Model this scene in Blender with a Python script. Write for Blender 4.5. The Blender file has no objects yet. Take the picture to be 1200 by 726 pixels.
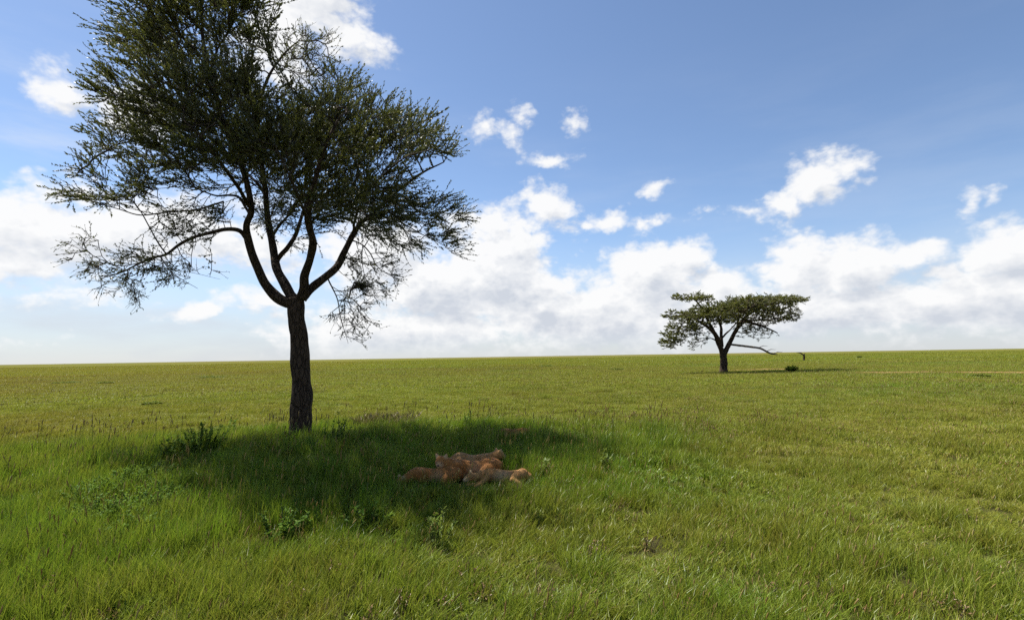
import bpy, bmesh, math, random, os
import numpy as np
from mathutils import Vector, Matrix, Euler, noise as mnoise

R = math.radians
rng = np.random.default_rng(7)
random.seed(7)
scene = bpy.context.scene
COL = scene.collection

# ------------------------------------------------------------------ camera
CAM_H = 2.4
FPX = 621.0                      # focal length in pixels of a 1200 px wide frame
PITCH = math.atan(54.5 / FPX)
ROLL = R(-0.91)
cam_data = bpy.data.cameras.new("camera")
cam_data.sensor_fit = 'HORIZONTAL'
cam_data.angle = 2 * math.atan(600.0 / FPX)
cam_data.clip_start = 0.05
cam_data.clip_end = 40000
camera = bpy.data.objects.new("camera", cam_data)
COL.objects.link(camera)
CAM_M = Matrix.Rotation(math.pi / 2 + PITCH, 3, 'X') @ Matrix.Rotation(ROLL, 3, 'Z')
camera.matrix_world = Matrix.Translation((0, 0, CAM_H)) @ CAM_M.to_4x4()
scene.camera = camera


def ray(px, py):
    return CAM_M @ Vector(((px - 600) / FPX, -(py - 363) / FPX, -1.0))


def at(px, py, Y):
    d = ray(px, py)
    return Vector((0, 0, CAM_H)) + d * (Y / d.y)


def on_z(px, py, z):
    d = ray(px, py)
    return Vector((0, 0, CAM_H)) + d * ((z - CAM_H) / d.z)


# ------------------------------------------------------------------ light and sky
SUN_DIR = Vector((-0.47, 0.33, 1.0)).normalized()        # towards the sun
SUN_EL = math.asin(SUN_DIR.z)
SUN_AZ = math.atan2(SUN_DIR.x, SUN_DIR.y)
sun_data = bpy.data.lights.new("sun", 'SUN')
sun_data.energy = 5.0
sun_data.angle = R(0.53)
sun_data.color = (1.0, 0.955, 0.88)
sun = bpy.data.objects.new("sun", sun_data)
COL.objects.link(sun)
sun.rotation_euler = SUN_DIR.to_track_quat('Z', 'Y').to_euler()
sun.location = (-40, 30, 60)

scene.view_settings.view_transform = 'Standard'
scene.view_settings.look = 'None'
scene.view_settings.exposure = 1.12
scene.view_settings.gamma = 1.0
scene.view_settings.use_curve_mapping = False
scene.cycles.use_denoising = False
scene.cycles.max_bounces = 6
scene.cycles.diffuse_bounces = 3
scene.cycles.glossy_bounces = 2
scene.cycles.transmission_bounces = 4
scene.cycles.transparent_max_bounces = 8
scene.cycles.sample_clamp_indirect = 4.0


class NT:
    """Short hand for building node trees."""
    def __init__(self, tree):
        self.t = tree

    def n(self, typ, ins=None, **props):
        nd = self.t.nodes.new(typ)
        for k, v in props.items():
            setattr(nd, k, v)
        for k, v in (ins or {}).items():
            s = nd.inputs[k]
            if isinstance(v, bpy.types.NodeSocket):
                self.t.links.new(v, s)
            else:
                s.default_value = v
        return nd

    def m(self, op, a, b=None, c=None, clamp=False):
        ins = {0: a}
        if b is not None:
            ins[1] = b
        if c is not None:
            ins[2] = c
        return self.n('ShaderNodeMath', ins, operation=op, use_clamp=clamp).outputs[0]

    def v(self, op, a, b=None, scale=None):
        ins = {0: a}
        if b is not None:
            ins[1] = b
        if scale is not None:
            ins['Scale'] = scale
        nd = self.n('ShaderNodeVectorMath', ins, operation=op)
        return nd.outputs['Value'] if op in ('LENGTH', 'DOT_PRODUCT', 'DISTANCE') else nd.outputs['Vector']

    def smooth(self, x, lo, hi, o0=0.0, o1=1.0):
        return self.n('ShaderNodeMapRange', {0: x, 1: lo, 2: hi, 3: o0, 4: o1},
                      interpolation_type='SMOOTHSTEP').outputs[0]

    def mix(self, f, a, b):
        nd = self.n('ShaderNodeMix', {0: f}, data_type='RGBA')
        for i, v in ((6, a), (7, b)):
            if isinstance(v, bpy.types.NodeSocket):
                self.t.links.new(v, nd.inputs[i])
            else:
                nd.inputs[i].default_value = (*v, 1) if len(v) == 3 else v
        return nd.outputs[2]

    def link(self, a, b):
        self.t.links.new(a, b)


def build_sky():
    w = bpy.data.worlds.new("World")
    scene.world = w
    w.use_nodes = True
    t = w.node_tree
    t.nodes.clear()
    k = NT(t)

    def blob(px, py, rx, ry, rot=0.0, amp=1.0):
        def ae(x, y):
            d = ray(x, y)
            return math.atan2(d.x, d.y), math.atan2(d.z, math.hypot(d.x, d.y))
        a, e = ae(px, py)
        a2, _ = ae(px + rx, py)
        _, e2 = ae(px, py - ry)
        return (a, e, abs(a2 - a), abs(e2 - e), rot, amp)

    # cumulus of the photograph: centre, radii (in picture pixels), tilt, strength
    cumulus = [
        # high cloud behind the big tree
        (370, 0, 75, 60, 0, 1.1), (412, 52, 46, 40, 0.3, 1.0), (330, 60, 60, 60, 0, 0.9), (445, 62, 20, 26, 0, .55),
        (80, 108, 52, 34, -0.2, 0.95), (150, 130, 60, 36, 0, .7),
        # three small puffs
        (567, 146, 18, 15, 0, .42), (609, 132, 12, 18, 0, .5), (598, 152, 12, 14, 0, .5), (674, 154, 18, 18, 0.2, .52), (644, 184, 30, 8, 0.05, .5),
        (767, 226, 13, 8, 0, .34),
        # tattered column over the bank
        (638, 238, 38, 28, 0.25, .95), (600, 285, 62, 42, 0, 1.1), (560, 262, 48, 20, 0, .55),
        (718, 258, 32, 12, 0, .6), (760, 258, 55, 5, 0, .35),
        # the lone cloud on the right
        (958, 208, 50, 34, 0, .95), (995, 200, 28, 20, 0, .75), (918, 240, 36, 18, 0, .75), (876, 256, 24, 9, 0, .5),
        # far right scraps
        (1132, 234, 13, 18, 0, .5), (1158, 226, 18, 12, 0.3, .5), (1150, 256, 44, 12, 0, .45),
        
        # the bank
        (520, 335, 110, 55, 0, 1.2), (640, 360, 85, 46, 0, 1.1), (585, 330, 80, 52, 0, 1.36), (480, 385, 160, 40, 0, 1.0),
        (705, 355, 55, 34, 0, .9), (770, 325, 62, 52, 0, 1.36), (806, 298, 30, 30, -0.4, .95), (720, 380, 150, 38, 0, 1.1),
        (848, 345, 45, 32, 0, .9), (935, 312, 60, 40, 0, 1.15), (1000, 315, 70, 40, 0, 1.1), (1070, 302, 50, 24, 0.1, .8),
        (960, 360, 150, 40, 0, 1.1), (1090, 360, 120, 40, 0, 1.0), (1180, 295, 70, 42, 0.3, 1.2), (1210, 350, 110, 50, 0, 1.2),
        (1110, 320, 60, 16, 0, .5),
        # left side sheet
        (60, 265, 170, 52, 0, 1.0), (210, 270, 120, 40, 0, .9), (20, 315, 80, 30, 0, .7), (320, 290, 90, 30, 0, .7),
        (440, 300, 80, 50, 0, .9), (235, 362, 36, 11, 0, .7), (320, 350, 60, 16, 0, .5), (20, 398, 60, 8, 0, .35), (60, 345, 120, 14, 0, .4),
    ]
    cumulus = [blob(*c) for c in cumulus]

    g = bpy.data.node_groups.new("cloud_density", 'ShaderNodeTree')
    g.interface.new_socket("Direction", in_out='INPUT', socket_type='NodeSocketVector')
    g.interface.new_socket("Density", in_out='OUTPUT', socket_type='NodeSocketFloat')
    q = NT(g)
    gi = g.nodes.new('NodeGroupInput')
    go = g.nodes.new('NodeGroupOutput')
    d0 = gi.outputs[0]
    # tatter the outlines
    w1 = q.n('ShaderNodeTexNoise', {'Vector': d0, 'Scale': 9.0, 'Detail': 4.0, 'Roughness': .6}).outputs['Color']
    off = q.v('SCALE', q.v('SUBTRACT', w1, (.5, .5, .5)), scale=0.07)
    d1 = q.v('ADD', d0, off)
    sx = q.n('ShaderNodeSeparateXYZ', {0: d1})
    x, y, z = sx.outputs
    az = q.m('ARCTAN2', x, y)
    hyp = q.m('SQRT', q.m('ADD', q.m('MULTIPLY', x, x), q.m('MULTIPLY', y, y)))
    el = q.m('ARCTAN2', z, hyp)
    ae = q.n('ShaderNodeCombineXYZ', {0: az, 1: el, 2: 0.0}).outputs[0]
    cur = None
    for (a, e, ra, re, rot, amp) in cumulus:
        # (the running value rides along in z, scaled away, so the shader compiler evaluates one cloud after the other)
        aei = ae if cur is None else q.n('ShaderNodeCombineXYZ', {0: az, 1: el, 2: cur}).outputs[0]
        ix, iy = 1 / (ra * 1.36), 1 / (re * 1.36)
        mp = q.n('ShaderNodeVectorMath', {0: aei, 1: (ix, iy, 0.0), 2: (-a * ix, -e * iy, 0.0)}, operation='MULTIPLY_ADD').outputs[0]
        val = q.m('MULTIPLY_ADD', q.v('LENGTH', mp), -amp * 1.25, amp)
        cur = val if cur is None else q.n('ShaderNodeMath', {0: cur, 1: val, 2: 0.18}, operation='SMOOTH_MAX').outputs[0]
    # the same kind of fair weather cumulus goes on all round the sky behind the viewer
    big = q.n('ShaderNodeTexNoise', {'Vector': q.v('MULTIPLY', d0, (1, 1, 2.2)), 'Scale': 2.6, 'Detail': 2.0, 'Roughness': .5}).outputs['Fac']
    behind = q.smooth(q.n('ShaderNodeSeparateXYZ', {0: d0}).outputs[1], 0.62, 0.25)
    low = q.smooth(q.n('ShaderNodeSeparateXYZ', {0: d0}).outputs[2], 0.05, 0.45, 0.12, -0.12)
    rest = q.m('MULTIPLY', q.m('ADD', q.m('SUBTRACT', big, 0.56), low), 4.0)
    rest = q.m('SUBTRACT', rest, q.m('MULTIPLY', q.m('SUBTRACT', 1.0, behind), 3.0))
    cur = q.m('MAXIMUM', cur, rest)
    ds = q.v('MULTIPLY', d0, (1, 1, 1.5))
    f1 = q.n('ShaderNodeTexNoise', {'Vector': ds, 'Scale': 13.0, 'Detail': 7.0, 'Roughness': .58, 'Lacunarity': 2.1}).outputs['Fac']
    vo = q.n('ShaderNodeTexVoronoi', {'Vector': q.v('ADD', ds, q.v('SCALE', off, scale=0.6)), 'Scale': 32.0, 'Detail': 2.0, 'Roughness': .55}, feature='F1', normalize=True).outputs['Distance']
    det = q.m('ADD', q.m('MULTIPLY', q.m('SUBTRACT', f1, .5), 1.7), q.m('MULTIPLY', q.m('SUBTRACT', 0.36, vo), 1.15))
    q.link(q.m('ADD', cur, det), go.inputs[0])

    geo = k.n('ShaderNodeTexCoord').outputs['Generated']
    dirn = k.v('NORMALIZE', geo)
    sky = k.n('ShaderNodeTexSky', sky_type='NISHITA', sun_disc=False, sun_elevation=SUN_EL, sun_rotation=SUN_AZ,
              altitude=1500.0, air_density=1.0, dust_density=0.8, ozone_density=2.0).outputs[0]

    def dens(v):
        nd = t.nodes.new('ShaderNodeGroup')
        nd.node_tree = g
        k.link(v, nd.inputs[0])
        return nd.outputs[0]
    D = dens(dirn)
    toward = Vector((-0.55, 0.0, 0.85)).normalized() * 0.03
    D2 = dens(k.v('ADD', k.v('ADD', dirn, tuple(toward)), k.n('ShaderNodeCombineXYZ', {2: k.m('MULTIPLY', D, 1e-6)}).outputs[0]))
    alpha = k.smooth(D, -0.04, 0.60)
    lit = k.m('SUBTRACT', D, D2)
    zz = k.n('ShaderNodeSeparateXYZ', {0: dirn}).outputs[2]
    thick = k.smooth(D, 0.35, 1.35)
    lowb = k.smooth(zz, 0.23, 0.02)
    shade = k.m('MULTIPLY', thick, k.m('MULTIPLY_ADD', lowb, 0.5, 0.5))
    stn = k.n('ShaderNodeTexNoise', {'Vector': k.v('MULTIPLY', dirn, (1, 1, 5.0)), 'Scale': 5.5, 'Detail': 4.0, 'Roughness': .55}).outputs['Fac']
    shade = k.m('ADD', shade, k.m('MULTIPLY', k.m('MULTIPLY', k.smooth(stn, .4, .68), lowb), .32))
    shade = k.m('SUBTRACT', shade, k.m('MULTIPLY', lit, 1.25), clamp=True)
    cloud = k.mix(shade, (6.05, 6.05, 6.05), (3.9, 4.15, 4.6))
    # thin high veil, brighter towards the sun's side
    vn = k.n('ShaderNodeTexNoise', {'Vector': k.v('MULTIPLY', dirn, (1, 1, 4.5)), 'Scale': 3.2, 'Detail': 6.0, 'Roughness': .55}).outputs['Fac']
    xx = k.n('ShaderNodeSeparateXYZ', {0: dirn}).outputs[0]
    veil = k.m('MULTIPLY', k.smooth(vn, 0.42, 0.75), k.smooth(xx, 0.1, -0.6, 0.12, 0.7))
    veil = k.m('MULTIPLY', veil, k.smooth(zz, 0.55, 0.2))
    haze = k.m('MULTIPLY', k.smooth(zz, 0.24, 0.0), 0.74)
    s1 = k.mix(veil, sky, (5.0, 5.25, 5.6))
    s1 = k.mix(haze, s1, (3.55, 3.8, 4.3))
    s2 = k.mix(k.m('MULTIPLY', alpha, k.smooth(zz, 0.0, 0.05, 0.35, 0.97)), s1, cloud)
    bg = k.n('ShaderNodeBackground', {'Color': s2, 'Strength': 0.075})
    out = k.n('ShaderNodeOutputWorld')
    k.link(bg.outputs[0], out.inputs[0])
    w.cycles.sampling_method = 'MANUAL'
    w.cycles.sample_map_resolution = 512


build_sky()
scene.cycles.use_adaptive_sampling = True
scene.cycles.adaptive_min_samples = 12
scene.cycles.adaptive_threshold = 0.012


# ------------------------------------------------------------------ helpers
def tag(o, label=None, category=None, group=None, kind=None):
    for key, val in (('label', label), ('category', category), ('group', group), ('kind', kind)):
        if val:
            o[key] = val
    return o


def link(o, parent=None):
    COL.objects.link(o)
    if parent is not None:
        o.parent = parent
    return o


def empty(name, loc, rz=0.0):
    o = bpy.data.objects.new(name, None)
    o.empty_display_size = 0.3
    o.location = loc
    o.rotation_euler = (0, 0, rz)
    return link(o)


def mesh_np(name, verts, faces, mat=None, attrs=None, smooth=True):
    """verts (n,3), faces (m,3) or (m,4) numpy arrays -> mesh"""
    me = bpy.data.meshes.new(name)
    verts = np.ascontiguousarray(verts, dtype=np.float32)
    faces = np.ascontiguousarray(faces, dtype=np.int32)
    me.vertices.add(len(verts))
    me.vertices.foreach_set('co', verts.ravel())
    k = faces.shape[1]
    me.loops.add(faces.size)
    me.loops.foreach_set('vertex_index', faces.ravel())
    me.polygons.add(len(faces))
    me.polygons.foreach_set('loop_start', np.arange(0, faces.size, k, dtype=np.int32))
    me.polygons.foreach_set('loop_total', np.full(len(faces), k, dtype=np.int32))
    me.polygons.foreach_set('use_smooth', np.full(len(faces), smooth, dtype=bool))
    for an, av in (attrs or {}).items():
        a = me.attributes.new(an, 'FLOAT', 'POINT')
        a.data.foreach_set('value', np.ascontiguousarray(av, dtype=np.float32))
    if mat is not None:
        me.materials.append(mat)
    me.update(calc_edges=True)
    me.validate()
    return me


def obj(name, me, parent=None):
    o = bpy.data.objects.new(name, me)
    return link(o, parent)


class MB:
    """Collects numpy pieces of triangles/quads into one mesh."""
    def __init__(self):
        self.v, self.f, self.a, self.n = [], [], [], 0

    def add(self, v, f, a=None):
        v = np.asarray(v, float).reshape(-1, 3)
        f = np.asarray(f, int)
        if f.shape[1] == 3:
            f = np.concatenate([f, f[:, :1]], 1)      # marks triangles: repeated corner
        self.v.append(v)
        self.f.append(f + self.n)
        self.a.append(np.zeros(len(v)) if a is None else np.broadcast_to(a, (len(v),)))
        self.n += len(v)

    def mesh(self, name, mat, attr='shade', smooth=True):
        V = np.concatenate(self.v)
        F = np.concatenate(self.f)
        A = np.concatenate(self.a)
        tri = F[:, 0] == F[:, 3]
        T = np.concatenate([F[tri][:, :3], F[~tri][:, :3], F[~tri][:, [0, 2, 3]]])
        return mesh_np(name, V, T, mat, {attr: A}, smooth)


def catmull(P, n):
    """P: (k,d) control rows -> smooth row list with n rows a span"""
    P = np.asarray(P, float)
    Q = np.vstack([2 * P[0] - P[1], P, 2 * P[-1] - P[-2]])
    out = []
    for i in range(1, len(Q) - 2):
        p0, p1, p2, p3 = Q[i - 1], Q[i], Q[i + 1], Q[i + 2]
        for s in np.linspace(0, 1, n, endpoint=False):
            out.append(.5 * (2 * p1 + (p2 - p0) * s + (2 * p0 - 5 * p1 + 4 * p2 - p3) * s ** 2 + (3 * p1 - p0 - 3 * p2 + p3) * s ** 3))
    out.append(Q[-2])
    return np.array(out)


def tube(mb, P, Rr, sides=8, rough=0.0, cap=True):
    """tube round the rows of P with radii Rr"""
    P = np.asarray(P, float)
    T = np.gradient(P, axis=0)
    T /= np.linalg.norm(T, axis=1)[:, None] + 1e-9
    ref = np.array([0, 0, 1.0]) if abs(T[0][2]) < .9 else np.array([1.0, 0, 0])
    u = np.cross(T[0], ref)
    u /= np.linalg.norm(u)
    ang = np.linspace(0, 2 * math.pi, sides, endpoint=False)
    rows = []
    for i in range(len(P)):
        u = u - T[i] * np.dot(u, T[i])
        u /= np.linalg.norm(u) + 1e-9
        w = np.cross(T[i], u)
        r = np.full(sides, Rr[i])
        if rough:
            for j in range(sides):
                q = Vector(P[i] * 1.0) * 2.2 + Vector((math.cos(ang[j]), math.sin(ang[j]), 0)) * 1.6
                r[j] *= 1 + rough * mnoise.noise(q)
        rows.append(P[i] + (np.cos(ang)[:, None] * u + np.sin(ang)[:, None] * w) * r[:, None])
    V = np.concatenate(rows)
    F = []
    for i in range(len(P) - 1):
        for j in range(sides):
            a, b = i * sides + j, i * sides + (j + 1) % sides
            F.append((a, b, b + sides, a + sides))
    mb.add(V, F)
    if cap:
        mb.add(np.vstack([rows[-1], P[-1] + T[-1] * Rr[-1] * .5]), [(j, (j + 1) % sides, sides) for j in range(sides)])


def frusta(mb, A, B, ra, rb, sides=4):
    """many separate tapering sticks at once"""
    A, B = np.asarray(A, float), np.asarray(B, float)
    n = len(A)
    T = B - A
    T /= np.linalg.norm(T, axis=1)[:, None] + 1e-9
    ref = np.where(np.abs(T[:, 2:3]) < .9, np.array([[0, 0, 1.0]]), np.array([[1.0, 0, 0]]))
    U = np.cross(T, ref)
    U /= np.linalg.norm(U, axis=1)[:, None] + 1e-9
    W = np.cross(T, U)
    ang = np.linspace(0, 2 * math.pi, sides, endpoint=False)
    ring = np.cos(ang)[None, :, None] * U[:, None, :] + np.sin(ang)[None, :, None] * W[:, None, :]
    V = np.concatenate([A[:, None] + ring * np.reshape(ra, (-1, 1, 1)), B[:, None] + ring * np.reshape(rb, (-1, 1, 1))], 1)
    F = [(j, (j + 1) % sides, sides + (j + 1) % sides, sides + j) for j in range(sides)]
    F = (np.arange(n)[:, None, None] * 2 * sides + np.array(F)[None]).reshape(-1, 4)
    mb.add(V.reshape(-1, 3), F)


def value_noise(x, y, scale, seed=0):
    """smooth 2-d lattice noise, 0..1, vectorised"""
    x, y = np.asarray(x) / scale + 1000, np.asarray(y) / scale + 1000
    xi, yi = np.floor(x).astype(np.int64), np.floor(y).astype(np.int64)
    fx, fy = x - xi, y - yi
    fx, fy = fx * fx * (3 - 2 * fx), fy * fy * (3 - 2 * fy)

    def h(a, b):
        n = (a * 374761393 + b * 668265263 + seed * 974711) & 0x7fffffff
        n = ((n ^ (n >> 13)) * 1274126177) & 0x7fffffff
        return ((n ^ (n >> 16)) & 0xffff) / 65535.0
    return (h(xi, yi) * (1 - fx) + h(xi + 1, yi) * fx) * (1 - fy) + (h(xi, yi + 1) * (1 - fx) + h(xi + 1, yi + 1) * fx) * fy


# ------------------------------------------------------------------ lie of the land
TREE_Y = 15.0
TREE_X = at(352, 500, TREE_Y).x


def ground_z(x, y):
    x, y = np.asarray(x, float), np.asarray(y, float)
    r = np.hypot(x, y)
    mound = 0.16 * np.exp(-(((x - TREE_X - 1.5) / 7.0) ** 2 + ((y - 13.5) / 5.0) ** 2))
    roll = (value_noise(x, y, 26, 3) - .5) * 0.3 * np.clip((r - 22) / 40, 0, 1)
    far = (value_noise(x, y, 420, 5) - .5) * 2.2 * np.clip((r - 200) / 600, 0, 1)
    small = (value_noise(x, y, 2.3, 9) - .5) * 0.07
    return mound + roll + far + small


def gz(x, y):
    return float(ground_z(np.array([x]), np.array([y]))[0])


def gpos(px, py, h=0.0):
    """ground point seen at a picture position whose surface lies h above it"""
    p = on_z(px, py, h)
    for _ in range(6):
        p = on_z(px, py, h + gz(p.x, p.y))
    return Vector((p.x, p.y, gz(p.x, p.y)))


# ------------------------------------------------------------------ materials
def new_mat(name):
    m = bpy.data.materials.new(name)
    m.use_nodes = True
    m.node_tree.nodes.clear()
    k = NT(m.node_tree)
    out = k.n('ShaderNodeOutputMaterial')
    return m, k, out


def bark_material(name, c1, c2, scale=6.0):
    m, k, out = new_mat(name)
    tc = k.n('ShaderNodeTexCoord').outputs['Object']
    st = k.v('MULTIPLY', tc, (1.0, 1.0, 0.28))
    n1 = k.n('ShaderNodeTexNoise', {'Vector': st, 'Scale': scale * 2.2, 'Detail': 8.0, 'Roughness': .65}).outputs['Fac']
    v1 = k.n('ShaderNodeTexVoronoi', {'Vector': st, 'Scale': scale * 3.0}, feature='DISTANCE_TO_EDGE').outputs['Distance']
    crack = k.smooth(v1, 0.0, 0.14)
    c = k.mix(k.smooth(n1, .3, .7), c1, c2)
    c = k.mix(k.m('MULTIPLY_ADD', crack, 0.65, 0.35), (c1[0] * .35, c1[1] * .35, c1[2] * .35), c)
    hgt = k.m('ADD', k.m('MULTIPLY', crack, .6), k.m('MULTIPLY', n1, .7))
    bmp = k.n('ShaderNodeBump', {'Height': hgt, 'Strength': .9, 'Distance': .04}).outputs[0]
    b = k.n('ShaderNodeBsdfPrincipled', {'Base Color': c, 'Roughness': .92, 'Normal': bmp, 'Specular IOR Level': .15})
    k.link(b.outputs[0], out.inputs[0])
    return m


def leaf_material(name, cols, trans=0.4, gloss=0.05, rough=.45):
    """leaf colours chosen leaf by leaf from the mesh attribute 'shade'"""
    m, k, out = new_mat(name)
    at_ = k.n('ShaderNodeAttribute', attribute_name='shade', attribute_type='GEOMETRY').outputs['Fac']
    ramp = k.n('ShaderNodeValToRGB', {0: at_})
    els = ramp.color_ramp.elements
    for i, c in enumerate(cols):
        p = i / (len(cols) - 1)
        e = els[i] if i < 2 else els.new(p)
        e.position = p
        e.color = (*c, 1)
    for i, c in enumerate(cols):
        ramp.color_ramp.elements[i].color = (*c, 1)
    c = ramp.outputs[0]
    d = k.n('ShaderNodeBsdfDiffuse', {'Color': c})
    tcol = k.mix(0.35, c, (0.22, 0.26, 0.03))
    tr = k.n('ShaderNodeBsdfTranslucent', {'Color': tcol})
    mx = k.n('ShaderNodeMixShader', {0: trans, 1: d.outputs[0], 2: tr.outputs[0]})
    gl = k.n('ShaderNodeBsdfGlossy', {'Color': (1, 1, 1, 1), 'Roughness': rough})
    m2 = k.n('ShaderNodeMixShader', {0: gloss, 1: mx.outputs[0], 2: gl.outputs[0]})
    k.link(m2.outputs[0], out.inputs[0])
    return m


def grass_material():
    m, k, out = new_mat('grass_blades')
    sh = k.n('ShaderNodeAttribute', attribute_name='shade', attribute_type='GEOMETRY').outputs['Fac']      # blade to blade
    dry = k.n('ShaderNodeAttribute', attribute_name='dry', attribute_type='INSTANCER').outputs['Fac']
    lush = k.n('ShaderNodeAttribute', attribute_name='lush', attribute_type='INSTANCER').outputs['Fac']
    rnd = k.n('ShaderNodeAttribute', attribute_name='vary', attribute_type='INSTANCER').outputs['Fac']
    base = k.mix(lush, (0.212, 0.240, 0.030), (0.098, 0.218, 0.011))
    base = k.mix(k.m('MULTIPLY', rnd, .55), base, (0.26, 0.245, 0.035))
    base = k.mix(k.smooth(sh, .35, .0), base, (0.065, 0.115, 0.012))
    base = k.mix(k.m('MULTIPLY', dry, .85), base, (0.175, 0.135, 0.024))
    straw = k.smooth(sh, .93, .96)
    base = k.mix(straw, base, (0.36, 0.27, 0.12))
    seed = k.smooth(sh, 1.2, 1.5)
    base = k.mix(seed, base, k.mix(rnd, (0.24, 0.15, 0.055), (0.33, 0.28, 0.10)))
    d = k.n('ShaderNodeBsdfDiffuse', {'Color': base})
    tcol = k.mix(.25, base, (0.25, 0.27, 0.02))
    tr = k.n('ShaderNodeBsdfTranslucent', {'Color': tcol})
    mx = k.n('ShaderNodeMixShader', {0: .40, 1: d.outputs[0], 2: tr.outputs[0]})
    gl = k.n('ShaderNodeBsdfGlossy', {'Color': (1, 1, 1, 1), 'Roughness': .38})
    m2 = k.n('ShaderNodeMixShader', {0: k.m('MULTIPLY_ADD', lush, .010, .008), 1: mx.outputs[0], 2: gl.outputs[0]})
    k.link(m2.outputs[0], out.inputs[0])
    return m


def ground_material():
    m, k, out = new_mat('savanna_ground')
    pos = k.n('ShaderNodeNewGeometry').outputs['Position']
    n1 = k.n('ShaderNodeTexNoise', {'Vector': pos, 'Scale': .9, 'Detail': 8.0, 'Roughness': .65}).outputs['Fac']
    n2 = k.n('ShaderNodeTexNoise', {'Vector': k.v('MULTIPLY', pos, (1, 1.0, 0)), 'Scale': .012, 'Detail': 5.0, 'Roughness': .6}).outputs['Fac']
    n3 = k.n('ShaderNodeTexNoise', {'Vector': k.v('MULTIPLY', pos, (1, 1.0, 0)), 'Scale': .0016, 'Detail': 4.0, 'Roughness': .6}).outputs['Fac']
    dist = k.v('LENGTH', pos)
    soil = k.mix(k.smooth(n1, .35, .65), (0.030, 0.028, 0.012), (0.050, 0.050, 0.015))
    sward = k.mix(k.smooth(n2, .38, .62), (0.115, 0.104, 0.028), (0.088, 0.098, 0.022))
    sward = k.mix(k.smooth(n3, .45, .65), sward, (0.118, 0.096, 0.040))
    c = k.mix(k.smooth(dist, 60, 260), soil, sward)
    bmp = k.n('ShaderNodeBump', {'Height': n1, 'Strength': .6, 'Distance': .12}).outputs[0]
    b = k.n('ShaderNodeBsdfDiffuse', {'Color': c, 'Normal': bmp})
    k.link(b.outputs[0], out.inputs[0])
    return m


def dirt_material():
    m, k, out = new_mat('red_dirt')
    pos = k.n('ShaderNodeNewGeometry').outputs['Position']
    n1 = k.n('ShaderNodeTexNoise', {'Vector': pos, 'Scale': .8, 'Detail': 8.0, 'Roughness': .65}).outputs['Fac']
    c = k.mix(k.smooth(n1, .35, .65), (0.17, 0.10, 0.048), (0.24, 0.15, 0.075))
    bmp = k.n('ShaderNodeBump', {'Height': n1, 'Strength': .5, 'Distance': .1}).outputs[0]
    b = k.n('ShaderNodeBsdfDiffuse', {'Color': c, 'Normal': bmp})
    k.link(b.outputs[0], out.inputs[0])
    return m


M_BARK = bark_material('acacia_bark', (0.042, 0.028, 0.019), (0.080, 0.055, 0.037), 3.6)
M_TWIG = bark_material('twig_bark', (0.070, 0.052, 0.038), (0.120, 0.092, 0.068), 12)
M_DEAD = bark_material('dead_wood', (0.17, 0.14, 0.11), (0.26, 0.22, 0.18))
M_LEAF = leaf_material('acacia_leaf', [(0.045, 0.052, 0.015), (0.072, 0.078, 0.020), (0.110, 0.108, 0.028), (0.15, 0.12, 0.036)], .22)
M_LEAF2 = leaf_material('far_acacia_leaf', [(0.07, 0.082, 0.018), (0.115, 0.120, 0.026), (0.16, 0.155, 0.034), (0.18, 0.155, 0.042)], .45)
M_HERB = leaf_material('herb_leaf', [(0.045, 0.100, 0.011), (0.085, 0.17, 0.015), (0.145, 0.22, 0.025)], .42, .006, .5)
M_SCRUB = leaf_material('scrub_leaf', [(0.08, 0.11, 0.02), (0.11, 0.15, 0.024), (0.14, 0.17, 0.03)], .35, .01)
M_PALE = leaf_material('pale_herb_leaf', [(0.08, 0.13, 0.018), (0.12, 0.17, 0.028), (0.17, 0.21, 0.05)], .35, .01)
M_DRY = leaf_material('dry_stalk', [(0.09, 0.068, 0.030), (0.15, 0.11, 0.048), (0.24, 0.18, 0.085)], .2, .03)
M_RUST = leaf_material('rusty_weed', [(0.12, 0.065, 0.025), (0.20, 0.11, 0.040), (0.25, 0.165, 0.065)], .25, .03)
M_GRASS = grass_material()

# ------------------------------------------------------------------ ground and track
def build_ground():
    radii = [0.0] + list(np.geomspace(0.6, 9000, 210))
    seg = 300
    ang = np.linspace(0, 2 * math.pi, seg, endpoint=False)
    X = np.concatenate([[0]] + [r * np.sin(ang) for r in radii[1:]])
    Yv = np.concatenate([[0]] + [r * np.cos(ang) for r in radii[1:]])
    Z = ground_z(X, Yv)
    F = [(0, 1 + (j + 1) % seg, 1 + j) for j in range(seg)]
    F = np.array(F)
    i = np.arange(len(radii) - 2)[:, None] * seg + 1
    j = np.arange(seg)[None]
    a = i + j
    b = i + (j + 1) % seg
    quads = np.stack([a, b, b + seg, a + seg], -1).reshape(-1, 4)
    T = np.concatenate([F, quads[:, [0, 1, 2]], quads[:, [0, 2, 3]]])[:, ::-1]
    o = obj('ground', mesh_np('ground', np.stack([X, Yv, Z], 1), T, ground_material()))
    tag(o, 'flat savanna plain running out to the horizon', kind='structure')


TRACK = [(34, 60.5), (39, 57.5), (44, 54.5), (50, 50.5), (58, 47), (72, 42.5), (95, 37)]
PATCH = (at(890, 430, 76).x, 77.0, 4.5, 3.6)          # bare earth beside the far tree


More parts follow.
